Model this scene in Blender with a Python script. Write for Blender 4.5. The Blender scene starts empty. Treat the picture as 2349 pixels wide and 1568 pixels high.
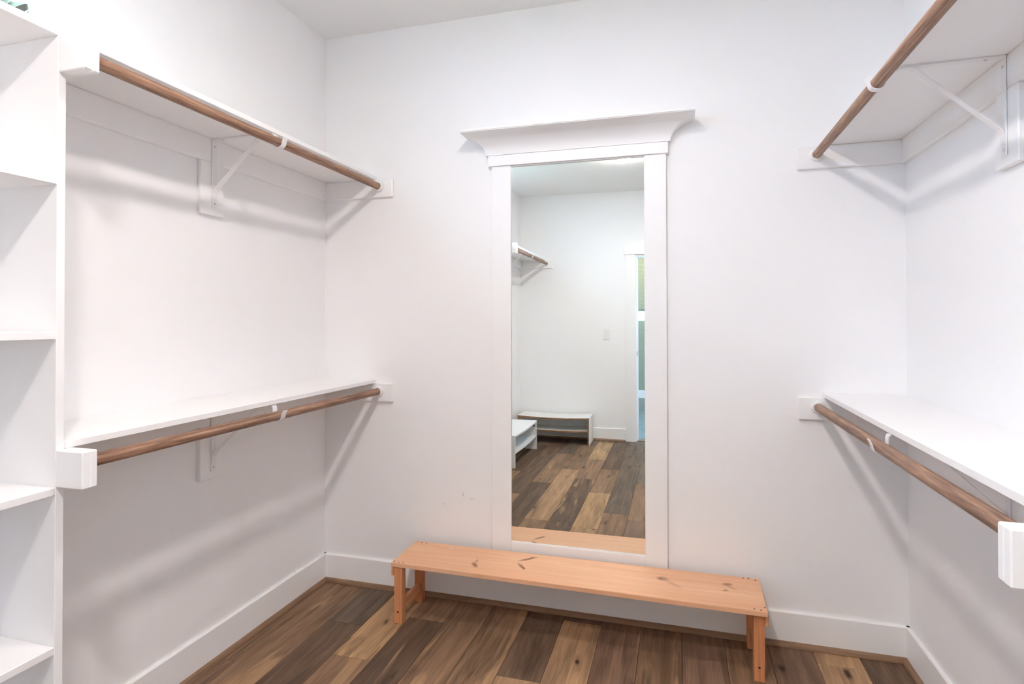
import bpy, bmesh, math, random
from mathutils import Vector, Matrix

# ------------------------------------------------------------------ scene, camera, light
sc = bpy.context.scene
C = sc.collection
XL, XR, YB, YR, ZC = -1.7225, 0.8430, 2.5596, -1.3263, 2.7331   # room planes
H = 1.31
IW, IH = 2349, 1568
F_PX, YAW, PITCH, ROLL, CY = 1327.41, 0.28021, 0.0104, -0.00153, 717.48

cam_d = bpy.data.cameras.new('camera')
cam = bpy.data.objects.new('camera', cam_d)
C.objects.link(cam)
sc.camera = cam
fwd = Vector((-math.sin(YAW) * math.cos(PITCH), math.cos(YAW) * math.cos(PITCH), math.sin(PITCH)))
rgt = Vector((math.cos(YAW), math.sin(YAW), 0))
upv = rgt.cross(fwd)
r2 = rgt * math.cos(ROLL) + upv * math.sin(ROLL)
u2 = -rgt * math.sin(ROLL) + upv * math.cos(ROLL)
m = Matrix((r2, u2, -fwd)).transposed().to_4x4()
m.translation = Vector((0, 0, H))
cam.matrix_world = m
cam_d.sensor_fit = 'HORIZONTAL'
cam_d.sensor_width = 36
cam_d.lens = 36 * F_PX / IW
cam_d.shift_y = (CY - IH / 2) / IW
cam_d.clip_start = 0.02
cam_d.clip_end = 200

world = bpy.data.worlds.new('World')
sc.world = world
world.use_nodes = True
bg = world.node_tree.nodes['Background']
bg.inputs[0].default_value = (0.47, 0.655, 1.0, 1)
bg.inputs[1].default_value = 20.0
LAMP_STRENGTH = 258.0
LAMP_COLOR = (1.0, 0.925, 0.895, 1)
sc.view_settings.view_transform = 'Standard'
sc.view_settings.look = 'None'
sc.view_settings.gamma = 1.0
sc.view_settings.use_curve_mapping = False
sc.view_settings.exposure = 0.22
sc.cycles.max_bounces = 8
sc.cycles.diffuse_bounces = 6
sc.cycles.glossy_bounces = 6
sc.cycles.transmission_bounces = 6
sc.cycles.transparent_max_bounces = 8
sc.cycles.use_denoising = True
sc.cycles.use_adaptive_sampling = True
sc.cycles.adaptive_threshold = 0.06
sc.cycles.adaptive_min_samples = 16
sc.cycles.use_light_tree = False
sc.cycles.blur_glossy = 0.33
sc.cycles.sample_clamp_indirect = 30.0

# ------------------------------------------------------------------ helpers
def lin(r, g, b):
    f = lambda c: (c / 255 / 12.92) if c <= 10 else ((c / 255 + 0.055) / 1.055) ** 2.4
    return (f(r), f(g), f(b), 1.0)

class NT:
    def __init__(s, name):
        s.mat = bpy.data.materials.new(name)
        s.mat.use_nodes = True
        s.t = s.mat.node_tree
        s.t.nodes.clear()
        s.out = s.n('ShaderNodeOutputMaterial')
    def n(s, typ, **kw):
        nd = s.t.nodes.new(typ)
        for k, v in kw.items():
            setattr(nd, k, v)
        return nd
    def l(s, a, b):
        s.t.links.new(a, b)
    def math(s, op, a, b=None):
        nd = s.n('ShaderNodeMath', operation=op)
        for i, v in enumerate((a, b)):
            if v is None:
                continue
            if isinstance(v, (int, float)):
                nd.inputs[i].default_value = v
            else:
                s.l(v, nd.inputs[i])
        return nd.outputs[0]
    def ramp(s, fac, stops):
        r = s.n('ShaderNodeValToRGB')
        e = r.color_ramp.elements
        while len(e) < len(stops):
            e.new(0.5)
        for el, (p, c) in zip(e, stops):
            el.position = p
            el.color = c if len(c) == 4 else (*c, 1)
        s.l(fac, r.inputs[0])
        return r.outputs[0]
    def mix(s, fac, a, b, blend='MIX'):
        nd = s.n('ShaderNodeMix', data_type='RGBA', blend_type=blend)
        for sock, v in ((nd.inputs[0], fac), (nd.inputs[6], a), (nd.inputs[7], b)):
            if isinstance(v, (int, float)):
                sock.default_value = v
            elif isinstance(v, tuple):
                sock.default_value = v
            else:
                s.l(v, sock)
        return nd.outputs[2]
    def noise(s, vec, scale, detail=3, rough=0.5, dist=0):
        nd = s.n('ShaderNodeTexNoise')
        nd.inputs['Scale'].default_value = scale
        nd.inputs['Detail'].default_value = detail
        nd.inputs['Roughness'].default_value = rough
        nd.inputs['Distortion'].default_value = dist
        s.l(vec, nd.inputs['Vector'])
        return nd.outputs['Fac']
    def mapv(s, vec, scale=(1, 1, 1), loc=(0, 0, 0)):
        nd = s.n('ShaderNodeMapping')
        nd.inputs['Scale'].default_value = scale
        nd.inputs['Location'].default_value = loc
        s.l(vec, nd.inputs['Vector'])
        return nd.outputs[0]
    def bump(s, h, strength, dist=0.002):
        nd = s.n('ShaderNodeBump')
        nd.inputs['Strength'].default_value = strength
        nd.inputs['Distance'].default_value = dist
        s.l(h, nd.inputs['Height'])
        return nd.outputs[0]
    def principled(s, col, rough=0.5, spec=0.5, normal=None, metal=0.0):
        p = s.n('ShaderNodeBsdfPrincipled')
        for k, v in (('Base Color', col), ('Roughness', rough), ('Specular IOR Level', spec), ('Metallic', metal)):
            if isinstance(v, (int, float, tuple)):
                p.inputs[k].default_value = v
            else:
                s.l(v, p.inputs[k])
        if normal is not None:
            s.l(normal, p.inputs['Normal'])
        s.l(p.outputs[0], s.out.inputs[0])
        return p

def paint(name, col, rough=0.5, spec=0.4, grain=60, strength=0.05):
    t = NT(name)
    tc = t.n('ShaderNodeTexCoord').outputs['Object']
    n2 = t.noise(tc, 2.0, 0)
    c = t.mix(n2, tuple(v * 0.985 for v in col[:3]) + (1,), col)
    t.principled(c, rough, spec)
    return t.mat

M = {}
M['wall'] = paint('wall_paint', (0.914, 0.905, 0.905, 1), 0.55, 0.25, 130, 0.10)
M['ceil'] = paint('ceiling_paint', (0.90, 0.895, 0.885, 1), 0.8, 0.2, 130, 0.10)
M['trim'] = paint('white_trim_paint', (0.915, 0.906, 0.902, 1), 0.35, 0.45, 40, 0.03)
M['shelf'] = paint('white_shelf_paint', (0.918, 0.908, 0.903, 1), 0.4, 0.45, 40, 0.03)
M['metal'] = paint('white_enamel_metal', (0.87, 0.86, 0.86, 1), 0.3, 0.5, 40, 0.0)
M['plastic'] = paint('white_plastic', (0.86, 0.85, 0.84, 1), 0.3, 0.5, 40, 0.0)
M['rack'] = paint('white_rack_laminate', (0.80, 0.79, 0.77, 1), 0.4, 0.4, 40, 0.02)
M['dark'] = paint('dark_hole', (0.02, 0.017, 0.015, 1), 0.7, 0.2)
M['screw'] = paint('screw_paint', (0.62, 0.60, 0.60, 1), 0.4, 0.5)
M['bronze'] = paint('dark_bronze', (0.05, 0.035, 0.03, 1), 0.35, 0.5)
M['nickel'] = paint('warm_nickel', (0.75, 0.60, 0.45, 1), 0.3, 0.5)
M['scuff'] = paint('grey_scuff', (0.60, 0.57, 0.55, 1), 0.7, 0.2)
M['flake'] = paint('pale_splinter', (0.85, 0.72, 0.56, 1), 0.6, 0.3)
M['soil'] = paint('subfloor', (0.06, 0.045, 0.035, 1), 0.9, 0.1)

def plank_mat():
    t = NT('walnut_floor_plank')
    oi = t.n('ShaderNodeObjectInfo')
    tc = t.n('ShaderNodeTexCoord').outputs['Object']
    off = t.n('ShaderNodeVectorMath', operation='ADD')
    t.l(tc, off.inputs[0])
    cmb = t.n('ShaderNodeCombineXYZ')
    rnd = t.math('MULTIPLY', oi.outputs['Random'], 37.0)
    for i in range(3):
        t.l(rnd, cmb.inputs[i])
    t.l(cmb.outputs[0], off.inputs[1])
    v = off.outputs[0]
    fine = t.noise(t.mapv(v, (120, 5, 1)), 1.0, 4, 0.65)
    med = t.noise(t.mapv(v, (22, 2.2, 1)), 1.0, 3, 0.6, 0.6)
    big = t.noise(t.mapv(v, (9, 1.3, 1)), 1.0, 3, 0.55, 1.2)
    base = oi.outputs['Color']
    c1 = t.mix(t.ramp(fine, [(0.30, (0.70, 0.68, 0.66)), (0.70, (1.22, 1.2, 1.18))]), (0, 0, 0, 1), (1, 1, 1, 1))
    g = t.ramp(fine, [(0.25, (0.74, 0.73, 0.72)), (0.75, (1.20, 1.20, 1.20))])
    g2 = t.ramp(med, [(0.28, (0.58, 0.57, 0.57)), (0.70, (1.30, 1.27, 1.22))])
    col = t.mix(1.0, base, g, 'MULTIPLY')
    col = t.mix(1.0, col, g2, 'MULTIPLY')
    # sapwood streaks
    th = t.math('SUBTRACT', 0.80, t.math('MULTIPLY', oi.outputs['Alpha'], 0.36))
    sm = t.n('ShaderNodeMapRange')
    t.l(big, sm.inputs[0])
    t.l(th, sm.inputs[1])
    t.l(t.math('ADD', th, 0.07), sm.inputs[2])
    sap = t.mix(1.0, lin(172, 138, 104), g, 'MULTIPLY')
    col = t.mix(t.math('MULTIPLY', sm.outputs[0], 0.85), col, sap)
    # dark mineral streak beside sapwood
    dk = t.ramp(big, [(0.28, (1, 1, 1)), (0.36, (0, 0, 0))])
    col = t.mix(t.math('MULTIPLY', dk, 0.45), col, lin(62, 48, 40))
    # knots
    vo = t.n('ShaderNodeTexVoronoi')
    vo.inputs['Scale'].default_value = 1.0
    wob = t.n('ShaderNodeVectorMath', operation='ADD')
    wsc = t.n('ShaderNodeVectorMath', operation='SCALE')
    wsc.inputs['Scale'].default_value = 0.35
    wn = t.n('ShaderNodeTexNoise')
    wn.inputs['Scale'].default_value = 14.0
    t.l(v, wn.inputs['Vector'])
    t.l(wn.outputs['Color'], wsc.inputs[0])
    t.l(t.mapv(v, (9.0, 3.2, 0.01)), wob.inputs[0])
    t.l(wsc.outputs[0], wob.inputs[1])
    t.l(wob.outputs[0], vo.inputs['Vector'])
    kn = t.ramp(vo.outputs['Distance'], [(0.05, (1, 1, 1)), (0.13, (0, 0, 0))])
    col = t.mix(t.math('MULTIPLY', kn, 0.9), col, lin(38, 27, 22))
    kb = t.ramp(vo.outputs['Distance'], [(0.08, (1, 1, 1)), (0.22, (0, 0, 0))])
    col = t.mix(t.math('MULTIPLY', kb, 0.35), col, lin(70, 52, 42))
    nb = t.bump(fine, 0.12, 0.001)
    t.principled(col, t.ramp(fine, [(0.2, (0.55,) * 3), (0.8, (0.45,) * 3)]), 0.14, nb)
    return t.mat
M['plank'] = plank_mat()

def wood_mat(name, dark, mid, light, axis='x', rough=0.5, knots=(), spec=0.3, s1=90, s2=14):
    t = NT(name)
    tc = t.n('ShaderNodeTexCoord').outputs['Object']
    oi = t.n('ShaderNodeObjectInfo')
    k = {'x': (0.045, 1, 1), 'y': (1, 0.045, 1), 'z': (1, 1, 0.045)}[axis]
    off = t.n('ShaderNodeVectorMath', operation='ADD')
    t.l(tc, off.inputs[0])
    cmb = t.n('ShaderNodeCombineXYZ')
    rnd = t.math('MULTIPLY', oi.outputs['Random'], 13.0)
    for i in range(3):
        t.l(rnd, cmb.inputs[i])
    t.l(cmb.outputs[0], off.inputs[1])
    fine = t.noise(t.mapv(off.outputs[0], tuple(s1 * a for a in k)), 1.0, 4, 0.65)
    band = t.noise(t.mapv(off.outputs[0], tuple(s2 * a for a in k)), 1.0, 3, 0.6, 0.8)
    fac = t.math('ADD', t.math('MULTIPLY', fine, 0.5), t.math('MULTIPLY', band, 0.5))
    col = t.ramp(fac, [(0.34, dark), (0.5, mid), (0.64, light)])
    for (cx, cy, sx, sy, rot, amt) in knots:
        mp = t.n('ShaderNodeMapping', vector_type='TEXTURE')
        mp.inputs['Location'].default_value = (cx, cy, 0)
        mp.inputs['Rotation'].default_value = (0, 0, rot)
        mp.inputs['Scale'].default_value = (sx, sy, 1000)
        wob = t.n('ShaderNodeVectorMath', operation='ADD')
        nz = t.n('ShaderNodeTexNoise')
        nz.inputs['Scale'].default_value = 30
        t.l(tc, nz.inputs['Vector'])
        sc_ = t.n('ShaderNodeVectorMath', operation='SCALE')
        sc_.inputs['Scale'].default_value = 0.010
        t.l(nz.outputs['Color'], sc_.inputs[0])
        t.l(tc, wob.inputs[0])
        t.l(sc_.outputs[0], wob.inputs[1])
        t.l(wob.outputs[0], mp.inputs['Vector'])
        ln = t.n('ShaderNodeVectorMath', operation='LENGTH')
        t.l(mp.outputs[0], ln.inputs[0])
        d = t.ramp(ln.outputs['Value'], [(0.35, (1, 1, 1)), (1.0, (0, 0, 0))])
        col = t.mix(t.math('MULTIPLY', d, amt), col, lin(112, 66, 44))
    t.principled(col, rough, spec, t.bump(fine, 0.10, 0.0008))
    return t.mat

BX0, BX1, BY0, BY1, BZ = -1.197, 0.305, 2.2545, 2.521, 0.262      # bench top extents
M['rod'] = wood_mat('stained_rod_wood', lin(84, 62, 50), lin(146, 112, 91), lin(186, 148, 122), 'y', 0.45, s1=170, s2=55)
kn = [(-0.835, 2.345, 0.014, 0.036, 0.6, 0.75), (-0.840, 2.385, 0.012, 0.022, 0.2, 0.4), (-0.632, 2.462, 0.012, 0.058, -0.85, 0.8), (-0.622, 2.475, 0.006, 0.030, -0.6, 0.8),
      (-0.640, 2.385, 0.012, 0.042, 0.7, 0.75), (-0.626, 2.368, 0.007, 0.014, 0.6, 0.8), (-0.062, 2.427, 0.030, 0.026, 0, 0.5), (-0.07, 2.425, 0.012, 0.010, 0, 0.5), (-0.02, 2.39, 0.016, 0.05, 0.9, 0.25),
      (0.185, 2.446, 0.026, 0.018, 0.3, 0.6), (0.175, 2.39, 0.014, 0.010, 0.3, 0.6), (0.20, 2.42, 0.010, 0.03, 0.9, 0.35)]
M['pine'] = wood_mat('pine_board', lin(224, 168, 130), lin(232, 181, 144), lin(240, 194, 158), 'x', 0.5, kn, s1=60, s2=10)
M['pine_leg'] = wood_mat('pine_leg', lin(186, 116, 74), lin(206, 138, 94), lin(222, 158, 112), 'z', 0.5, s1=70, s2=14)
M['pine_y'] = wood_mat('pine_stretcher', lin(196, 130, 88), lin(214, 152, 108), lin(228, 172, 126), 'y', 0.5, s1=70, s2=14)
M['shoe_x'] = wood_mat('shoe_mould_x', lin(104, 80, 62), lin(134, 105, 82), lin(158, 126, 98), 'x', 0.45, s1=80, s2=8)
M['shoe_y'] = wood_mat('shoe_mould_y', lin(104, 80, 62), lin(134, 105, 82), lin(158, 126, 98), 'y', 0.45, s1=80, s2=8)
M['rawedge'] = wood_mat('raw_particle_edge', lin(104, 70, 46), lin(150, 108, 76), lin(180, 140, 104), 'x', 0.8, s1=300, s2=160)

def mirror_mat():
    t = NT('mirror_silver')
    g = t.n('ShaderNodeBsdfGlossy')
    g.inputs['Color'].default_value = (0.875, 0.925, 0.905, 1)
    g.inputs['Roughness'].default_value = 0.0
    t.l(g.outputs[0], t.out.inputs[0])
    return t.mat
M['mirror'] = mirror_mat()

def glass_mat(name, tint, gl=0.08, rough=0.0):
    t = NT(name)
    a = t.n('ShaderNodeBsdfTransparent')
    a.inputs[0].default_value = tint
    b = t.n('ShaderNodeBsdfGlossy')
    b.inputs['Roughness'].default_value = rough
    mx = t.n('ShaderNodeMixShader')
    mx.inputs[0].default_value = gl
    t.l(a.outputs[0], mx.inputs[1])
    t.l(b.outputs[0], mx.inputs[2])
    t.l(mx.outputs[0], t.out.inputs[0])
    return t.mat
M['glass'] = glass_mat('window_glass', (0.93, 0.98, 0.96, 1))

def frosted():
    t = NT('frosted_glass')
    a = t.n('ShaderNodeBsdfTranslucent')
    a.inputs[0].default_value = (0.85, 0.92, 0.92, 1)
    t.l(a.outputs[0], t.out.inputs[0])
    return t.mat
M['frost'] = frosted()

def emit(name, col, s):
    t = NT(name)
    e = t.n('ShaderNodeEmission')
    e.inputs[0].default_value = col
    e.inputs[1].default_value = s
    t.l(e.outputs[0], t.out.inputs[0])
    return t.mat
M['lamp'] = emit('lamp_diffuser', LAMP_COLOR, LAMP_STRENGTH * 0.74)
M['lamp2'] = emit('lamp_diffuser_bright', LAMP_COLOR, LAMP_STRENGTH * 1.50)
M['added_bathlamp'] = emit('added_bath_diffuser', (1.0, 0.80, 0.42, 1), 150.0)  # emission for the added lamp that warms the far boards

def tile_mat():
    t = NT('slate_tile')
    tc = t.n('ShaderNodeTexCoord').outputs['Object']
    n = t.noise(tc, 9, 5, 0.6)
    t.principled(t.ramp(n, [(0.3, lin(92, 104, 108)), (0.7, lin(126, 138, 142))]), 0.35, 0.5, t.bump(n, 0.1))
    return t.mat
M['tile'] = tile_mat()
M['grout'] = paint('grout', lin(176, 180, 178), 0.8, 0.2)
M['board'] = paint('bath_board_paint', lin(158, 166, 150), 0.4, 0.4)
M['leaf'] = paint('leaf', lin(186, 186, 156), 0.6, 0.3)
M['bark'] = paint('bark', lin(120, 104, 86), 0.9, 0.1)
M['ground'] = paint('lawn', lin(140, 158, 104), 0.9, 0.1, 8, 0.3)

def bmbox(bm, x0, x1, y0, y1, z0, z1):
    vs = [bm.verts.new((x, y, z)) for x in (x0, x1) for y in (y0, y1) for z in (z0, z1)]
    for f in ((0, 1, 3, 2), (4, 6, 7, 5), (0, 4, 5, 1), (2, 3, 7, 6), (0, 2, 6, 4), (1, 5, 7, 3)):
        bm.faces.new([vs[i] for i in f])

def finish(bm, name, mat, parent=None, smooth=False, loc=None):
    bmesh.ops.recalc_face_normals(bm, faces=bm.faces)
    me = bpy.data.meshes.new(name)
    if loc is not None:
        bmesh.ops.translate(bm, verts=bm.verts, vec=-Vector(loc))
    bm.to_mesh(me)
    bm.free()
    if smooth:
        for p in me.polygons:
            p.use_smooth = True
        try:
            me.set_sharp_from_angle(angle=math.radians(35))
        except Exception:
            pass
    me.materials.append(mat)
    o = bpy.data.objects.new(name, me)
    C.objects.link(o)
    if loc is not None:
        o.location = loc
    if parent is not None:
        o.parent = parent
        o.matrix_parent_inverse = parent.matrix_world.inverted() if parent.type != 'EMPTY' else Matrix.Translation(-parent.location)
    return o

def box(name, x0, x1, y0, y1, z0, z1, mat, parent=None, bev=0.0015, loc=None):
    bm = bmesh.new()
    bmbox(bm, min(x0, x1), max(x0, x1), min(y0, y1), max(y0, y1), min(z0, z1), max(z0, z1))
    if bev:
        bmesh.ops.bevel(bm, geom=bm.edges[:], offset=bev, segments=1, affect='EDGES', profile=0.5)
    if loc is None and parent is None:
        loc = ((x0 + x1) / 2, (y0 + y1) / 2, min(z0, z1))
    return finish(bm, name, mat, parent, loc=loc)

def boxes(name, L, mat, parent=None, bev=0):
    bm = bmesh.new()
    for b in L:
        bmbox(bm, *b)
    if bev:
        bmesh.ops.bevel(bm, geom=bm.edges[:], offset=bev, segments=1, affect='EDGES', profile=0.5)
    return finish(bm, name, mat, parent)

def thing(name, loc, label=None, cat=None, group=None, kind=None):
    o = bpy.data.objects.new(name, None)
    o.empty_display_size = 0.05
    C.objects.link(o)
    o.location = loc
    tag(o, label, cat, group, kind)
    return o

def tag(o, label=None, cat=None, group=None, kind=None):
    if label: o['label'] = label
    if cat: o['category'] = cat
    if group: o['group'] = group
    if kind: o['kind'] = kind
    return o

def lathe(bm, prof, origin, axis, n=24, cap=True):
    # prof: list of (radius, dist along axis)
    ax = Vector(axis).normalized()
    ref = Vector((0, 0, 1)) if abs(ax.z) < 0.9 else Vector((1, 0, 0))
    a = ax.cross(ref).normalized()
    b = ax.cross(a)
    rings = []
    for r, d in prof:
        c = Vector(origin) + ax * d
        rings.append([bm.verts.new(c + (a * math.cos(2 * math.pi * i / n) + b * math.sin(2 * math.pi * i / n)) * r) for i in range(n)])
    for p, q in zip(rings, rings[1:]):
        for i in range(n):
            bm.faces.new((p[i], p[(i + 1) % n], q[(i + 1) % n], q[i]))
    if cap:
        bm.faces.new(rings[0])
        bm.faces.new(rings[-1])

def strap(bm, pts, y0, y1, th):
    # flat strip following pts (x, z), thickness th, between y0 and y1
    n = len(pts)
    off = []
    for i in range(n):
        p = Vector(pts[max(i - 1, 0)])
        q = Vector(pts[min(i + 1, n - 1)])
        d = (q - p).normalized()
        off.append(Vector((-d.y, d.x)) * th / 2)
    R = []
    for i, (x, z) in enumerate(pts):
        o = off[i]
        R.append([bm.verts.new((x + s * o.x, y, z + s * o.y)) for s, y in ((1, y0), (1, y1), (-1, y1), (-1, y0))])
    for a, b in zip(R, R[1:]):
        for i in range(4):
            bm.faces.new((a[i], a[(i + 1) % 4], b[(i + 1) % 4], b[i]))
    bm.faces.new(R[0])
    bm.faces.new(R[-1])

# ------------------------------------------------------------------ room shell
WT = 0.14
WTL = 0.052
WY0, WY1, WZ0, WZ1 = 0.030, 1.2035, 2.100, 2.500               # window opening in left wall
DX0, DX1, DZ = -0.429, 0.345, 2.030                              # door opening in rear wall
tag(boxes('wall_left', [(XL - WTL, XL, YR - WT, WY0, -0.1, ZC), (XL - WTL, XL, WY1, YB + WT, -0.1, ZC),
                        (XL - WTL, XL, WY0, WY1, -0.1, WZ0), (XL - WTL, XL, WY0, WY1, WZ1, ZC)], M['wall']),
    'white painted left wall of the closet', kind='structure')
wb = tag(boxes('wall_back', [(XL, XR, YB, YB + WT, -0.1, ZC)], M['wall']), 'white painted wall behind the mirror', kind='structure')
tag(boxes('wall_right', [(XR, XR + WT, YR - WT, YB + WT, -0.1, ZC)], M['wall']), 'white painted right wall of the closet', kind='structure')
tag(boxes('wall_rear', [(XL, DX0, YR - WT, YR, -0.1, ZC), (DX1, XR, YR - WT, YR, -0.1, ZC), (DX0, DX1, YR - WT, YR, DZ, ZC)], M['wall']),
    'white painted wall behind the camera, seen in the mirror', kind='structure')
tag(boxes('ceiling', [(XL - WT, XR + WT, YR - WT, YB + WT, ZC, ZC + 0.12)], M['ceil']), 'flat white ceiling', kind='structure')
fl = tag(boxes('floor', [(XL, XR, YR - WT, YB, -0.1, -0.0125)], M['soil']), 'mixed-tone brown wood plank floor', kind='structure')

# planks ------------------------------------------------------------
random.seed(4)
PW = 0.1645
tones = {'d': lin(98, 79, 65), 'g': lin(104, 89, 76), 'm': lin(128, 102, 80), 'p': lin(118, 94, 78), 't': lin(166, 134, 100), 'l': lin(156, 126, 97)}
sap = {'d': 0.25, 'g': 0.15, 'm': 0.55, 'p': 0.35, 't': 0.3, 'l': 0.25}
spec = {  # column -> list of (joint Y from the back wall forward, tone of plank that ends there on its far side)
    -11: [('m', 1.853), ('p', 0.9), ('m', -0.2)],
    -10: [('m', 1.25, 0.75), ('d', 0.4), ('m', -0.7)],
    -9: [('g', 2.216), ('d', 1.5), ('m', 0.2), ('d', -0.9)],
    -8: [('t', 1.997), ('m', 0.85, 0.7), ('d', -0.35)],
    -7: [('m', 2.336), ('d', 1.62), ('d', 0.502), ('m', -0.55)],
    -6: [('m', 1.377, 0.6), ('l', 0.024), ('m', -1.0)],
    -5: [('m', 1.86, 0.75), ('d', 0.304, 0.72), ('m', -0.40), ('t', -1.2)],
    -4: [('d', 2.044), ('l', 1.445), ('t', 0.67), ('m', -0.05)],
    -3: [('d', 2.495), ('l', 1.80, 0.5), ('m', 1.12), ('g', -0.215)],
    -2: [('p', 1.22, 0.45), ('m', 0.35, 0.6), ('g', -0.8)],
    -1: [('m', 1.75, 0.62), ('g', 0.55), ('l', -0.6)],
    0: [('p', 1.95, 0.1), ('m', 0.75), ('d', -0.5)],
    1: [('m', 1.60, 0.3), ('d', 0.3), ('m', -0.9)],
    2: [('p', 1.85, 0.1), ('t', 0.9), ('d', -0.3)],
    3: [('l', 2.450), ('l', 1.3), ('m', 0.1)],
    4: [('d', 1.5, 0.0), ('m', 0.4), ('g', -0.7)],
    5: [('m', 1.0), ('d', -0.2)],
}
gap = 0.0006
for k, lst in spec.items():
    x0 = max(0.0075 + PW * k, XL) + gap
    x1 = min(0.0075 + PW * (k + 1), XR) - gap
    y1 = YB
    seq = list(lst) + [(random.choice('mdgp'), YR - 0.02)]
    for e in seq:
        y0 = e[1]
        if y0 > y1 - 0.05:
            continue
        bm = bmesh.new()
        bmbox(bm, x0, x1, y0 + gap, y1 - gap, -0.0125, random.uniform(-0.0004, 0.0))
        bmesh.ops.bevel(bm, geom=[ed for ed in bm.edges if ed.verts[0].co.z > -0.005 and ed.verts[1].co.z > -0.005], offset=0.0011, segments=1, affect='EDGES')
        o = finish(bm, 'plank', M['plank'], None, loc=((x0 + x1) / 2, (y0 + y1) / 2, -0.012))
        o.parent = fl
        c = tones[e[0]]
        j = random.uniform(1.08, 1.24)
        o.color = (c[0] * j, c[1] * j, c[2] * j, e[2] if len(e) > 2 else sap[e[0]])
        y1 = y0

# faint drywall joint beside the window
bm = bmesh.new()
bmbox(bm, XL, XL + 0.0006, 1.393, 1.397, 2.016, ZC)
o = finish(bm, 'drywall_joint', M['wall'], None)
o.parent = bpy.data.objects['wall_left']

# baseboards -----------------------------------------------------------
BH, BT, SQ = 0.1335, 0.014, 0.0175
def baseboard(name, a, b, nrm, label):
    # a,b floor points along wall; nrm inward normal
    a, b, n = Vector((*a, 0)), Vector((*b, 0)), Vector((*nrm, 0))
    root = thing(name, (a + b) / 2, label, None, None, 'structure')
    bm = bmesh.new()
    prof = [(0, 0), (BT, 0), (BT, BH - 0.003), (BT - 0.003, BH), (0, BH)]
    A = [bm.verts.new(a + n * o + Vector((0, 0, z))) for o, z in prof]
    B = [bm.verts.new(b + n * o + Vector((0, 0, z))) for o, z in prof]
    for i in range(len(prof)):
        j = (i + 1) % len(prof)
        bm.faces.new((A[i], A[j], B[j], B[i]))
    bm.faces.new(A); bm.faces.new(B)
    finish(bm, 'board', M['trim'], root)
    bm = bmesh.new()
    prof = [(BT, 0.0005), (BT + SQ, 0.0005), (BT + SQ, 0.006)] + [(BT + SQ * math.cos(t), 0.0015 + SQ * math.sin(t)) for t in (0.5, 0.85, 1.2)] + [(BT, SQ + 0.0015)]
    A = [bm.verts.new(a + n * o + Vector((0, 0, z))) for o, z in prof]
    B = [bm.verts.new(b + n * o + Vector((0, 0, z))) for o, z in prof]
    for i in range(len(prof)):
        j = (i + 1) % len(prof)
        bm.faces.new((A[i], A[j], B[j], B[i]))
    bm.faces.new(A); bm.faces.new(B)
    o = finish(bm, 'shoe_moulding', M['shoe_x'] if abs(n.y) > 0.5 else M['shoe_y'], root, smooth=True)
    o['label'] = 'brown stained quarter-round shoe moulding'
CP0, CP1 = 1.034, 1.054                                          # far side panel of left cubby
baseboard('baseboard_left', (XL, CP1), (XL, YB), (1, 0), 'white baseboard along the left wall below the hanging rods')
baseboard('baseboard_back', (XL, YB), (XR, YB), (0, -1), 'white baseboard running behind the pine bench')
baseboard('baseboard_right', (XR, 1.0), (XR, YB), (-1, 0), 'white baseboard along the right wall')
baseboard('baseboard_rear', (XL, YR), (-0.5345, YR), (0, 1), 'white baseboard of the rear wall, seen in the mirror')
baseboard('baseboard_leftrear', (XL, YR), (XL, 0.18), (1, 0), 'white baseboard behind the shoe racks')

# window ------------------------------------------------------------------
w = thing('window_1', (XL, (WY0 + WY1) / 2, WZ0), 'small high window above the white cubbies at top left', None, None, 'structure')
CW = 0.0885
box('casing', XL, XL + 0.018, WY1, WY1 + CW, WZ0 - CW + 0.02, WZ1 + CW, M['trim'], w)
box('casing', XL, XL + 0.018, WY0 - CW, WY0, WZ0 - CW + 0.02, WZ1 + CW, M['trim'], w)
box('casing', XL, XL + 0.018, WY0, WY1, WZ1, WZ1 + CW, M['trim'], w)
box('sill', XL, XL + 0.03, WY0, WY1, WZ0 - 0.025, WZ0, M['trim'], w)
for y0, y1 in ((WY0, WY0 + 0.012), (WY1 - 0.008, WY1)):
    box('jamb', XL - WTL, XL, y0, y1, WZ0, WZ1, M['trim'], w, bev=0)
box('jamb', XL - WTL, XL, WY0 + 0.012, WY1 - 0.008, WZ0, WZ0 + 0.012, M['trim'], w, bev=0)
box('jamb', XL - WTL, XL, WY0 + 0.012, WY1 - 0.008, WZ1 - 0.012, WZ1, M['trim'], w, bev=0)
sx0, sx1 = XL - 0.036, XL - 0.006
s = [('sash_stile', WY0 + 0.012, WY0 + 0.047, WZ0 + 0.012, WZ1 - 0.012), ('sash_stile', WY1 - 0.021, WY1 - 0.008, WZ0 + 0.012, WZ1 - 0.012),
     ('sash_rail', WY0 + 0.047, WY1 - 0.021, WZ0 + 0.012, WZ0 + 0.042), ('sash_rail', WY0 + 0.047, WY1 - 0.021, WZ1 - 0.047, WZ1 - 0.012)]
for nm, a, b, c, d in s:
    box(nm, sx0, sx1, a, b, c, d, M['trim'], w)
box('muntin', sx0 + 0.004, sx1 - 0.004, 0.607, 0.627, WZ0 + 0.042, WZ1 - 0.047, M['trim'], w)
box('pane', sx0 + 0.011, sx0 + 0.015, WY0 + 0.047, 0.607, WZ0 + 0.042, WZ1 - 0.047, M['glass'], w, bev=0)
box('pane', sx0 + 0.011, sx0 + 0.015, 0.627, WY1 - 0.021, WZ0 + 0.042, WZ1 - 0.047, M['glass'], w, bev=0)

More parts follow.
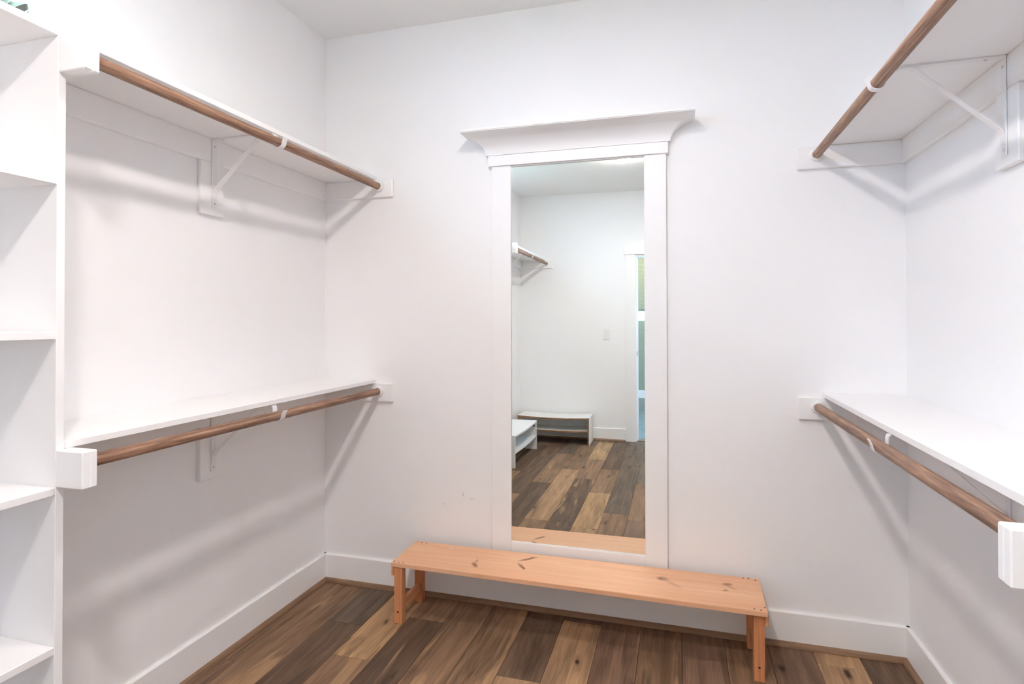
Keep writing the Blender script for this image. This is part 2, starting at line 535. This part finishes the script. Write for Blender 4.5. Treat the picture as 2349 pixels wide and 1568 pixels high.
# door opening in rear wall ---------------------------------------------
d = thing('door_1', ((DX0 + DX1) / 2, YR, 0), 'white cased doorway to the next room, seen in the mirror', None, None, 'structure')
CD = 0.105
box('casing', DX0 - CD, DX0, YR, YR + 0.018, 0, DZ + 0.004, M['trim'], d)
box('casing', DX1, DX1 + CD, YR, YR + 0.018, 0, DZ + 0.004, M['trim'], d)
box('head_casing', DX0 - CD - 0.012, DX1 + CD + 0.012, YR, YR + 0.024, DZ + 0.004, DZ + 0.134, M['trim'], d)
for a, b in ((DX0, DX0 + 0.016), (DX1 - 0.016, DX1)):
    box('jamb', a, b, YR - WT - 0.005, YR, 0, DZ, M['trim'], d)
box('head_jamb', DX0 + 0.016, DX1 - 0.016, YR - WT - 0.005, YR, DZ - 0.016, DZ, M['trim'], d)
box('door_stop', DX0 + 0.016, DX0 + 0.027, YR - 0.09, YR - 0.05, 0, DZ - 0.016, M['trim'], d)
box('threshold', DX0 + 0.016, DX1 - 0.016, YR - WT, YR - 0.03, -0.01, 0.006, M['shoe_x'], d)
bm = bmesh.new()
lathe(bm, [(0.030, 0), (0.030, 0.003), (0.020, 0.004)], (0, 0, 0), (1, 0, 0), 20)
bmesh.ops.scale(bm, verts=bm.verts, vec=(1, 0.75, 1))
bmesh.ops.translate(bm, verts=bm.verts, vec=(DX0 + 0.016, YR - 0.022, 0.955))
tag(finish(bm, 'finger_pull', M['bronze'], d), 'dark bronze finger pull')

# ------------------------------------------------------------------ room beyond the door
FX0, FX1, FY0, FY1 = -2.3, 1.2, -5.08, YR - WT
wf = tag(boxes('wall_far', [(FX0, -0.95, FY0 - 0.1, FY0 - 0.012, -0.1, ZC), (-0.25, FX1, FY0 - 0.1, FY0 - 0.012, -0.1, ZC),
                            (-0.95, -0.25, FY0 - 0.1, FY0 - 0.012, -0.1, 1.325), (-0.95, -0.25, FY0 - 0.1, FY0 - 0.012, 1.485, ZC)], M['board']),
         'boarded far wall of the next room, seen through the doorway in the mirror', kind='structure')
P = 0.0727
zb = 0.1335
brd = None
while zb < ZC - 0.01:
    z1 = min(zb + P, ZC)
    segs = [(FX0, FX1)]
    if z1 > 1.325 and zb < 1.485:
        segs = [(FX0, -0.95), (-0.25, FX1)]
    for a, b in segs:
        o = box('board', a, b, FY0 - 0.012, FY0, zb + 0.0035, z1, M['board'], None, 0.001, loc=((a + b) / 2, FY0, zb))
        o.parent = wf
    zb = z1
o = box('window_pane', -0.95, -0.25, FY0 - 0.06, FY0 - 0.055, 1.325, 1.485, M['frost'], None, 0, loc=(-0.6, FY0, 1.325))
o.parent = wf
tag(boxes('wall_farleft', [(FX0 - 0.1, FX0, FY0 - 0.1, FY1, -0.1, ZC)], M['wall']), 'left wall of the next room', kind='structure')
tag(boxes('wall_farright', [(FX1, FX1 + 0.1, FY0 - 0.1, -3.0, -0.1, ZC), (FX1, FX1 + 0.1, -1.7, FY1, -0.1, ZC), (FX1, FX1 + 0.1, -3.0, -1.7, -0.1, 0.8),
                            (FX1, FX1 + 0.1, -3.0, -1.7, 2.1, ZC)], M['wall']), 'right wall of the next room with an added window opening', kind='structure')
tag(boxes('ceiling_far', [(FX0 - 0.1, FX1 + 0.1, FY0 - 0.1, FY1, ZC, ZC + 0.1)], M['ceil']), 'ceiling of the next room', kind='structure')
tag(boxes('wall_farnear', [(FX0, XL - WT, FY1, FY1 + 0.1, -0.1, ZC), (XR + WT, FX1, FY1, FY1 + 0.1, -0.1, ZC)], M['wall']), 'near wall of the next room', kind='structure')
ff = tag(boxes('floor_far', [(FX0, FX1, FY0, FY1, -0.1, -0.008)], M['grout']), 'slate tile floor of the next room, seen in the mirror', kind='structure')
ty = FY0 + 0.01
row = 0
while ty < FY1 - 0.05:
    tx = FX0 - (0.3 if row % 2 else 0)
    while tx < FX1:
        a, b = max(tx, FX0) + 0.002, min(tx + 0.6, FX1) - 0.002
        y1 = min(ty + 0.3, FY1) - 0.002
        if b - a > 0.02:
            o = box('tile', a, b, ty + 0.002, y1, -0.008, 0.0, M['tile'], None, 0.001, loc=((a + b) / 2, (ty + y1) / 2, -0.008))
            o.parent = ff
        tx += 0.6
    ty += 0.3
    row += 1
tag(box('baseboard_far', FX0, FX1, FY0 + 0.0005, FY0 + 0.0145, 0.001, 0.1335, M['trim']), 'white baseboard of the next room', kind='structure')
w2 = thing('added_window', (FX1, -2.35, 0.8), 'unseen window added to light the next room', None, None, 'structure')  # unseen opening, added so blue daylight reaches the tile floor
for a, b, c, e in ((-3.0, -2.95, 0.8, 2.1), (-1.75, -1.7, 0.8, 2.1), (-2.95, -1.75, 0.8, 0.85), (-2.95, -1.75, 2.05, 2.1)):
    box('frame', FX1 + 0.03, FX1 + 0.08, a, b, c, e, M['trim'], w2)
box('pane', FX1 + 0.05, FX1 + 0.055, -2.95, -1.75, 0.85, 2.05, M['glass'], w2, bev=0)

# ------------------------------------------------------------------ cubby unit
XF = -1.437
cu = thing('cubby_unit', ((XL + XF) / 2, 0.62, 0), 'tall white open cubby unit at the left edge of the picture', 'cubby unit')
SH = 0.0190
XE = -1.352
CN0, CN1 = 0.180, 0.200
for y0, y1 in ((CP0, CP1), (CN0, CN1)):
    box('side_panel', XL, XF, y0, y1, 0, 1.997, M['shelf'], cu)
box('top', XL, XF, CN0, CP1, 1.997, 1.997 + SH, M['shelf'], cu)
for z in (1.6355, 1.2625, 0.8890, 0.5095, 0.1300):
    box('shelf', XL, XF, CN1, CP0, z, z + SH, M['shelf'], cu)
box('toe_kick', XF - 0.03, XF - 0.012, CN1, CP0, 0.0, 0.13, M['shelf'], cu)

# right-hand partition carrying the right shelves
XFR = XR - (XF - XL)
pa = thing('closet_partition', ((XR + XFR) / 2, 1.044, 0), 'white end panel that carries the near ends of the right-hand shelves', 'panel')
box('side_panel', XFR, XR, CP0, CP1, 0, 2.016, M['shelf'], pa)

# ------------------------------------------------------------------ shelves, cleats, rods, brackets
ROD_R = 0.0163
YBR = 1.805
def closet_shelf(side, zb, ya, yb, label, dirn=1):
    """side -1 left wall, +1 right wall; ya = panel end, yb = wall end; dirn sign of (yb-ya)"""
    xw = XL if side < 0 else XR
    s = -side
    X = lambda d: xw + s * d
    root = thing('closet_shelf', (X(0.15), (ya + yb) / 2, zb), label, 'shelf', 'white closet shelves')
    box('board', X(0), X(0.2925), ya, yb, zb, zb + 0.0185, M['shelf'], root)
    hy = 0.0890
    box('wall_cleat', X(0), X(0.018), ya + dirn * 0.018, yb - dirn * 0.018, zb - hy, zb, M['shelf'], root)
    box('end_cleat', X(0), X(0.3835), yb - dirn * 0.018, yb, zb - hy, zb, M['shelf'], root, 0.0025)
    e = abs(XE - XL)
    box('panel_cleat', X(0), X(e), ya, ya + dirn * 0.018, zb - hy, zb, M['shelf'], root, 0.0025)
    box('end_block', X(abs(XF - XL)), X(e), ya - dirn * 0.020, ya, zb - hy, zb, M['shelf'], root, 0.0025)
    return root

def bracket_board(root, side, zb, yb_):
    xw = XL if side < 0 else XR
    s = -side
    box('bracket_board', xw, xw + s * 0.018, yb_ - 0.060, yb_ + 0.053, zb - 0.290, zb - 0.0890, M['shelf'], root, 0.0025)

def hanging_rod(side, zb, ya, yb, label, dirn=1):
    xw = XL if side < 0 else XR
    xr = xw - side * 0.3145
    zr = zb - 0.0380
    root = thing('hanging_rod', (xr, (ya + yb) / 2, zr), label, 'clothes rod', 'brown wooden hanging rods')
    a, b = ya + dirn * 0.018, yb - dirn * 0.018
    bm = bmesh.new()
    n = 40
    prof = []
    for i in range(n + 1):
        prof.append((ROD_R, dirn * (0.001 + i / n * (abs(b - a) - 0.002))))
    lathe(bm, [(r, d * 1) for r, d in prof], (xr, a, zr), (0, 1, 0), 20)
    finish(bm, 'rod', M['rod'], root, smooth=True)
    for y, sg in ((b, -dirn), (a, dirn)):
        bm = bmesh.new()
        pr = [(ROD_R + 0.0004, 0), (0.0262, 0), (0.0255, 0.004), (0.0225, 0.016), (0.0195, 0.018), (ROD_R + 0.0004, 0.018), (ROD_R + 0.0004, 0)]
        lathe(bm, [(r, sg * q) for r, q in pr], (xr, y, zr), (0, 1, 0), 28, cap=False)
        finish(bm, 'socket', M['plastic'], root, smooth=True)['label'] = 'white round rod socket'
    return root

def shelf_bracket(side, zb, y, label):
    xw = XL if side < 0 else XR
    s = -side
    X = lambda dd: xw + s * dd
    root = thing('shelf_bracket', (X(0.02), y, zb - 0.26), label, 'bracket', 'white metal shelf brackets')
    w = 0.0115
    x0 = 0.018
    g = 0.0005
    box('wall_leg', X(x0 + g), X(x0 + 0.0045), y - w, y + w, zb - 0.262, zb - g, M['metal'], root, 0.001)
    bm = bmesh.new()
    bmbox(bm, min(X(x0 + 0.0045), X(0.285)), max(X(x0 + 0.0045), X(0.285)), y - w, y + w, zb - 0.0045, zb - g)
    finish(bm, 'arm', M['metal'], root)
    bm = bmesh.new()
    strap(bm, [(X(x0 + 0.0060), zb - 0.232), (X(x0 + 0.0065), zb - 0.206), (X(x0 + 0.013), zb - 0.193), (X(0.222), zb - 0.012), (X(0.235), zb - 0.0065), (X(0.262), zb - 0.0060)],
          y - w * 0.92, y + w * 0.92, 0.0028)
    finish(bm, 'brace', M['metal'], root)
    xr = 0.3145
    zr = zb - 0.0380
    R = ROD_R + 0.0022
    pts = [(X(0.281), zb - 0.0025), (X(0.288), zb - 0.0028), (X(0.2935), zb - 0.006), (X(xr - R), zb - 0.014), (X(xr - R), zr)]
    for t in range(1, 10):
        a = math.pi * t / 10 * 0.97
        pts.append((X(xr - R * math.cos(a)), zr - R * math.sin(a)))
    pts += [(X(xr + R + 0.0012), zr + 0.003), (X(xr + R + 0.0045), zr + 0.011), (X(xr + R + 0.0075), zr + 0.0175)]
    bm = bmesh.new()
    strap(bm, pts, y - w, y + w, 0.0024)
    finish(bm, 'hook', M['metal'], root, smooth=True)
    def screw(pos, ax):
        bm = bmesh.new()
        lathe(bm, [(0.0042, 0), (0.0036, 0.0016), (0.0016, 0.0022)], pos, ax, 12)
        finish(bm, 'screw', M['screw'], root)
    for dz in (0.028, 0.247):
        screw((X(x0 + 0.0044), y, zb - dz), (s, 0, 0))
    for dx in (0.06, 0.268):
        screw((X(dx), y, zb - 0.0044), (0, 0, -1))
    return root

Zu, Zl = 1.9970, 0.9970
r = closet_shelf(-1, Zu, CP1, YB, 'upper white shelf with cleats on the left wall')
bracket_board(r, -1, Zu, YBR)
r = closet_shelf(-1, Zl, CP1, YB, 'lower white shelf with cleats on the left wall')
bracket_board(r, -1, Zl, YBR)
r = closet_shelf(1, Zu, CP1, YB, 'upper white shelf with cleats on the right wall, seen from below')
bracket_board(r, 1, Zu, YBR + 0.005)
r = closet_shelf(1, Zl, CP1, YB, 'lower white shelf with cleats on the right wall, seen from above')
bracket_board(r, 1, Zl, YBR + 0.005)
r = closet_shelf(-1, Zu, CN0, YR, 'white shelf high on the left wall, reflected in the mirror', -1)
bracket_board(r, -1, Zu, -0.56)
hanging_rod(-1, Zu, CP1, YB, 'brown wooden rod under the upper left shelf')
hanging_rod(-1, Zl, CP1, YB, 'brown wooden rod under the lower left shelf')
hanging_rod(1, Zu, CP1, YB, 'brown wooden rod under the upper right shelf')
hanging_rod(1, Zl, CP1, YB, 'brown wooden rod beside the lower right shelf')
hanging_rod(-1, Zu, CN0, YR, 'short brown rod reflected high in the mirror', -1)
shelf_bracket(-1, Zu, YBR, 'white metal bracket holding the upper left rod')
shelf_bracket(-1, Zl, YBR, 'white metal bracket holding the lower left rod')
shelf_bracket(1, Zu, YBR + 0.005, 'white metal bracket holding the upper right rod')
shelf_bracket(1, Zl, YBR + 0.005, 'white metal bracket holding the lower right rod')
shelf_bracket(-1, Zu, -0.56, 'white metal bracket on the rod reflected in the mirror')

# ------------------------------------------------------------------ wall mirror
MX0, MX1 = -0.8280, -0.0480
OX0, OX1 = -0.7360, -0.1400
OZ0, OZ1 = 0.2965, 2.0085
mc = -0.4406
mr = thing('wall_mirror', (mc, YB, 0.205), 'tall mirror in a white wood frame with a flared crown, above the bench', 'mirror')
FT = 0.019
def fboard(name, x0, x1, z0, z1, th):
    return box(name, x0, x1, YB - th, YB, z0, z1, M['trim'], mr, 0.0015)
fboard('stile', MX0, OX0, 0.205, 2.0135, FT)
fboard('stile', OX1, MX1, 0.205, 2.0135, FT)
fboard('bottom_rail', OX0, OX1, 0.205, OZ0, FT)
fboard('head_band', -0.8435, -0.0395, 2.0135, 2.0630, 0.0265)
fboard('top_rail', OX0, OX1, OZ1, 2.0135, 0.016)
box('bead', OX0, OX1, YB - FT + 0.001, YB - 0.0140, OZ0, OZ0 + 0.0030, M['trim'], mr, 0.0008)
# mirror glass, hung a hair out of plumb
ex, ez = 0.00302, 0.00308
ym, zm = YB - 0.0105, 1.15
bm = bmesh.new()
q = []
for (x, z) in ((OX0 + 0.0005, OZ0 + 0.0005), (OX1 - 0.0005, OZ0 + 0.0005), (OX1 - 0.0005, OZ1 - 0.0005), (OX0 + 0.0005, OZ1 - 0.0005)):
    q.append((x, ym + ez * (x + 0.44) + ex * (z - zm), z))
fr = [bm.verts.new(p) for p in q]
bk = [bm.verts.new((p[0], p[1] + 0.0035, p[2])) for p in q]
bm.faces.new(fr)
bm.faces.new(bk)
for i in range(4):
    bm.faces.new((fr[i], fr[(i + 1) % 4], bk[(i + 1) % 4], bk[i]))
finish(bm, 'mirror_glass', M['mirror'], mr)['label'] = 'reflective mirror glass'
# crown
hw, d0, zc0 = 0.4110, 0.0300, 2.0630
prof = [(-0.004, 0.0), (0.0, 0.0), (0.0, 0.0035), (0.001, 0.009), (0.0045, 0.022), (0.0106, 0.0345), (0.019, 0.0445), (0.030, 0.0535),
        (0.043, 0.0630), (0.057, 0.0705), (0.073, 0.0775), (0.0885, 0.0830), (0.0905, 0.0850), (0.0945, 0.0865), (0.0955, 0.0890),
        (0.0985, 0.0905), (0.0985, 0.0990), (0.0970, 0.1000)]
bm = bmesh.new()
loops = []
for o, z in prof:
    loops.append([bm.verts.new((mc - hw - o, YB, zc0 + z)), bm.verts.new((mc - hw - o, YB - d0 - o, zc0 + z)),
                  bm.verts.new((mc + hw + o, YB - d0 - o, zc0 + z)), bm.verts.new((mc + hw + o, YB, zc0 + z))])
for a, b in zip(loops, loops[1:]):
    for i in range(4):
        j = (i + 1) % 4
        bm.faces.new((a[i], a[j], b[j], b[i]))
bm.faces.new(loops[0])
bm.faces.new(loops[-1])
finish(bm, 'crown', M['trim'], mr, smooth=True)

# ------------------------------------------------------------------ bench
be = thing('bench', ((BX0 + BX1) / 2, 2.385, 0), 'low unfinished pine bench under the mirror', 'bench')
TT = 0.0180
bm = bmesh.new()
# slightly out of square board; corners measured
cor = [(BX0, 2.2640), (0.3020, 2.2455), (0.3075, 2.5260), (BX0, 2.5165)]
lo = [bm.verts.new((x, y, BZ - TT)) for x, y in cor]
hi = [bm.verts.new((x, y, BZ)) for x, y in cor]
bm.faces.new(lo); bm.faces.new(hi)
for i in range(4):
    bm.faces.new((lo[i], lo[(i + 1) % 4], hi[(i + 1) % 4], hi[i]))
bmesh.ops.bevel(bm, geom=bm.edges[:], offset=0.0016, segments=2, affect='EDGES')
finish(bm, 'seat_board', M['pine'], be)
LG = 0.0370
ztop = BZ - TT
legs = [(-1.1850, 2.2700), (-1.1850, 2.4720), (0.2570, 2.2640), (0.2570, 2.4800)]
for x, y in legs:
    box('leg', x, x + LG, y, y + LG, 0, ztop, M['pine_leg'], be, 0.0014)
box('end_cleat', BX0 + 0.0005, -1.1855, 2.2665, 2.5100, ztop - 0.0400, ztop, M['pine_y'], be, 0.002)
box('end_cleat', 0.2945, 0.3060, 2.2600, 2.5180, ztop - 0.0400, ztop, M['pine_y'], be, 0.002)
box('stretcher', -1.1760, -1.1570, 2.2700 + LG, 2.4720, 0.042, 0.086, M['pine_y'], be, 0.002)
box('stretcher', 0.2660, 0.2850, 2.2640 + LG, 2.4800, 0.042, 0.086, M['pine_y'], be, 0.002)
holes = [(-1.186, 2.276), (-1.165, 2.2745), (-1.143, 2.2745), (-1.184, 2.503), (-1.163, 2.504), (-1.138, 2.502),
         (0.246, 2.517), (0.266, 2.517), (0.291, 2.508), (0.2585, 2.261), (0.281, 2.2575), (0.2965, 2.282)]
for i, (x, y) in enumerate(holes):
    bm = bmesh.new()
    lathe(bm, [(0.0030, 0), (0.0030, 0.0006)], (x, y, BZ - 0.0001), (0, 0, 1), 12)
    finish(bm, 'screw', M['dark'], be)
for x, y, z in ((-1.1665, 2.2700, 0.050), (0.2750, 2.2640, 0.052)):
    bm = bmesh.new()
    lathe(bm, [(0.0040, 0), (0.0040, 0.0006)], (x, y + 0.0001, z), (0, -1, 0), 12)
    finish(bm, 'screw', M['dark'], be)
bm = bmesh.new()
a, b = Vector((-1.010, 2.4700, BZ)), Vector((-0.970, 2.4990, BZ))
nn = Vector((-(b - a).y, (b - a).x, 0)).normalized() * 0.0018
up = Vector((0, 0, 0.0008))
vs = [bm.verts.new(p) for p in (a - nn * .6, b - nn, b + nn, a + nn * .6)]
vt = [bm.verts.new(p + up) for p in (a - nn * .6, b - nn, b + nn, a + nn * .6)]
bm.faces.new(vs); bm.faces.new(vt)
for i in range(4):
    bm.faces.new((vs[i], vs[(i + 1) % 4], vt[(i + 1) % 4], vt[i]))
tag(finish(bm, 'wood_splinter', M['flake'], None, loc=(-0.99, 2.4845, BZ)), 'thin pale splinter lying on the left end of the bench', 'splinter')

# ------------------------------------------------------------------ shoe racks (behind the camera, seen in the mirror)
def sag_board(name, x0, x1, y0, y1, z0, th, sag, mat, parent, along='x', n=12):
    bm = bmesh.new()
    R = []
    for i in range(n + 1):
        t = i / n
        dz = -sag * (1 - (2 * t - 1) ** 2)
        if along == 'x':
            x = x0 + (x1 - x0) * t
            R.append([bm.verts.new((x, y, z0 + dz + h)) for y, h in ((y0, 0), (y1, 0), (y1, th), (y0, th))])
        else:
            y = y0 + (y1 - y0) * t
            R.append([bm.verts.new((x, y, z0 + dz + h)) for x, h in ((x0, 0), (x1, 0), (x1, th), (x0, th))])
    for a, b in zip(R, R[1:]):
        for i in range(4):
            bm.faces.new((a[i], a[(i + 1) % 4], b[(i + 1) % 4], b[i]))
    bm.faces.new(R[0]); bm.faces.new(R[-1])
    return finish(bm, name, mat, parent)

T = 0.0155
HR = 0.290
ra = thing('shoe_rack', (-1.275, -1.13, 0), 'white shoe rack with raw brown front edges, reflected in the mirror', 'shoe rack', 'white shoe racks')
x0, x1, y0, y1 = -1.660, -0.885, -1.290, -0.970
for a, b in ((x0, x0 + T), (x1 - T, x1)):
    box('side_panel', a, b, y0, y1 - 0.0015, 0, HR - T, M['rack'], ra, 0.0008)
    box('raw_edge', a, b, y1 - 0.0015, y1, 0, HR - T, M['rawedge'], ra, 0)['label'] = 'raw brown board edge'
sag_board('top', x0, x1, y0, y1 - 0.0015, HR - T, T, 0.012, M['rack'], ra)
sag_board('raw_edge', x0, x1, y1 - 0.0015, y1, HR - T, T, 0.012, M['rawedge'], ra)['label'] = 'raw brown board edge'
sag_board('shelf', x0 + T, x1 - T, y0, y1 - 0.0115, 0.135, T, 0.006, M['rack'], ra)
sag_board('raw_edge', x0 + T, x1 - T, y1 - 0.0115, y1 - 0.010, 0.135, T, 0.006, M['rawedge'], ra)['label'] = 'raw brown board edge'
box('back_panel', x0 + T, x1 - T, y0 + 0.002, y0 + 0.008, 0.085, HR - T - 0.014, M['rack'], ra, 0)
rb = thing('shoe_rack', (-1.53, -0.285, 0), 'plain white shoe rack along the left wall, reflected at the mirror edge', 'shoe rack', 'white shoe racks')
x0, x1, y0, y1 = -1.685, -1.382, -0.700, 0.140
for a, b in ((y0, y0 + T), (y1 - T, y1)):
    box('side_panel', x0, x1, a, b, 0, HR - T, M['rack'], rb, 0.0008)
sag_board('top', x0, x1, y0, y1, HR - T, T, 0.010, M['rack'], rb, 'y')
sag_board('shelf', x0, x1 - 0.005, y0 + T, y1 - T, 0.125, T, 0.010, M['rack'], rb, 'y')
box('back_panel', x0 + 0.002, x0 + 0.008, y0 + T, y1 - T, 0.085, HR - T - 0.012, M['rack'], rb, 0)
bm = bmesh.new()
lathe(bm, [(0.010, 0), (0.010, 0.003), (0.004, 0.004)], (-1.410, y0 + T, 0.238), (0, 1, 0), 16)
finish(bm, 'cam_lock', M['bronze'], rb)['label'] = 'dark round cam lock'

# ------------------------------------------------------------------ light switch
ls = thing('light_switch', (-0.741, YR, 1.10), 'white wall switch plate beside the doorway, seen in the mirror', 'switch')
box('plate', -0.777, -0.705, YR, YR + 0.006, 1.103, 1.220, M['plastic'], ls, 0.002)
box('toggle', -0.746, -0.736, YR + 0.006, YR + 0.018, 1.158, 1.178, M['plastic'], ls, 0.002)
for z in (1.131, 1.192):
    bm = bmesh.new()
    lathe(bm, [(0.0035, 0), (0.003, 0.001)], (-0.741, YR + 0.006, z), (0, 1, 0), 10)
    finish(bm, 'screw', M['screw'], ls)

# ------------------------------------------------------------------ ceiling lights
def ceiling_light(x, y, label, r=0.075, mat='lamp', zc=ZC):
    root = thing('ceiling_light', (x, y, zc), label, 'ceiling light', 'round flush ceiling lights')
    bm = bmesh.new()
    lathe(bm, [(0.050, 0), (0.050, 0.010), (0.040, 0.016), (0.008, 0.018), (0.008, 0.058)], (x, y, zc), (0, 0, -1), 24)
    finish(bm, 'canopy', M['nickel'], root, smooth=True)
    bm = bmesh.new()
    pr = [(0.004, 0.0580), (r * 0.97, 0.0580)] + [(r * math.cos(a), 0.059 + 0.020 * math.sin(a)) for a in [math.pi / 2 * i / 5 for i in range(5)]] + [(0.004, 0.079)]
    lathe(bm, pr, (x, y, zc), (0, 0, -1), 20)
    finish(bm, 'glass_bowl', M[mat], root, smooth=True)
    bm = bmesh.new()
    lathe(bm, [(r * 0.985, 0.0555), (r + 0.004, 0.0555), (r + 0.004, 0.0665), (r + 0.0005, 0.0665)], (x, y, zc), (0, 0, -1), 32, cap=False)
    finish(bm, 'rim', M['nickel'], root, smooth=True)
    return root
ceiling_light(-0.455, 1.220, 'round flush ceiling light nearer the mirror wall')
ceiling_light(-0.420, 0.130, 'round flush ceiling light over the middle of the closet', mat='lamp2')
ceiling_light(-0.6, -4.2, 'unseen warm ceiling light added to light the next room', 0.12, 'added_bathlamp')  # out of view, added to throw warm light on the upper far wall

# ------------------------------------------------------------------ small marks on the wall
marks = [(-0.977, 0.4865, 0.0016, 0.0085, 0), (-0.937, 0.468, 0.0020, 0.0028, 0), (-0.924, 0.468, 0.0022, 0.0028, 0), (-1.072, 0.434, 0.002, 0.0025, 0)]
for x, z, a, b, _ in marks:
    bm = bmesh.new()
    bmbox(bm, x - a, x + a, YB - 0.0004, YB, z - b, z + b)
    o = finish(bm, 'scuff_mark', M['scuff'], None)
    o.parent = wb

# ------------------------------------------------------------------ outdoors beyond the high window
tag(box('ground', -30, XL - WT - 0.05, -16, 18, -0.6, -0.5, M['ground'], None, 0), 'pale lawn outside the high window', 'lawn', None, 'structure')
def tree(x, y, h, rad, seed, label):
    random.seed(seed)
    root = thing('tree', (x, y, -0.5), label, 'tree', 'trees outside the high window')
    bm = bmesh.new()
    lathe(bm, [(0.16, 0), (0.12, h * 0.5), (0.05, h * 0.9)], (x, y, -0.5), (0, 0, 1), 10)
    finish(bm, 'trunk', M['bark'], root)
    bm = bmesh.new()
    for i in range(1800):
        while True:
            v = Vector((random.uniform(-1, 1), random.uniform(-1, 1), random.uniform(-1, 1)))
            if 0.25 < v.length < 1:
                break
        c = Vector((x, y, -0.5 + h * 0.72)) + Vector((v.x * rad, v.y * rad, v.z * h * 0.36))
        a = Vector((random.gauss(0, 1), random.gauss(0, 1), random.gauss(0, 1))).normalized() * 0.20
        b = a.cross(Vector((random.gauss(0, 1), random.gauss(0, 1), random.gauss(0, 1)))).normalized() * 0.12
        vs = [bm.verts.new(c + p) for p in (a, b, -a, -b)]
        bm.faces.new(vs)
    tag(finish(bm, 'foliage', M['leaf'], root), None, None, None, 'stuff')
tree(-6.2, 4.1, 6.0, 1.3, 11, 'leafy green tree outside, nearer the high window')
tree(-9.5, 7.6, 8.5, 1.8, 12, 'leafy green tree outside, farther behind')
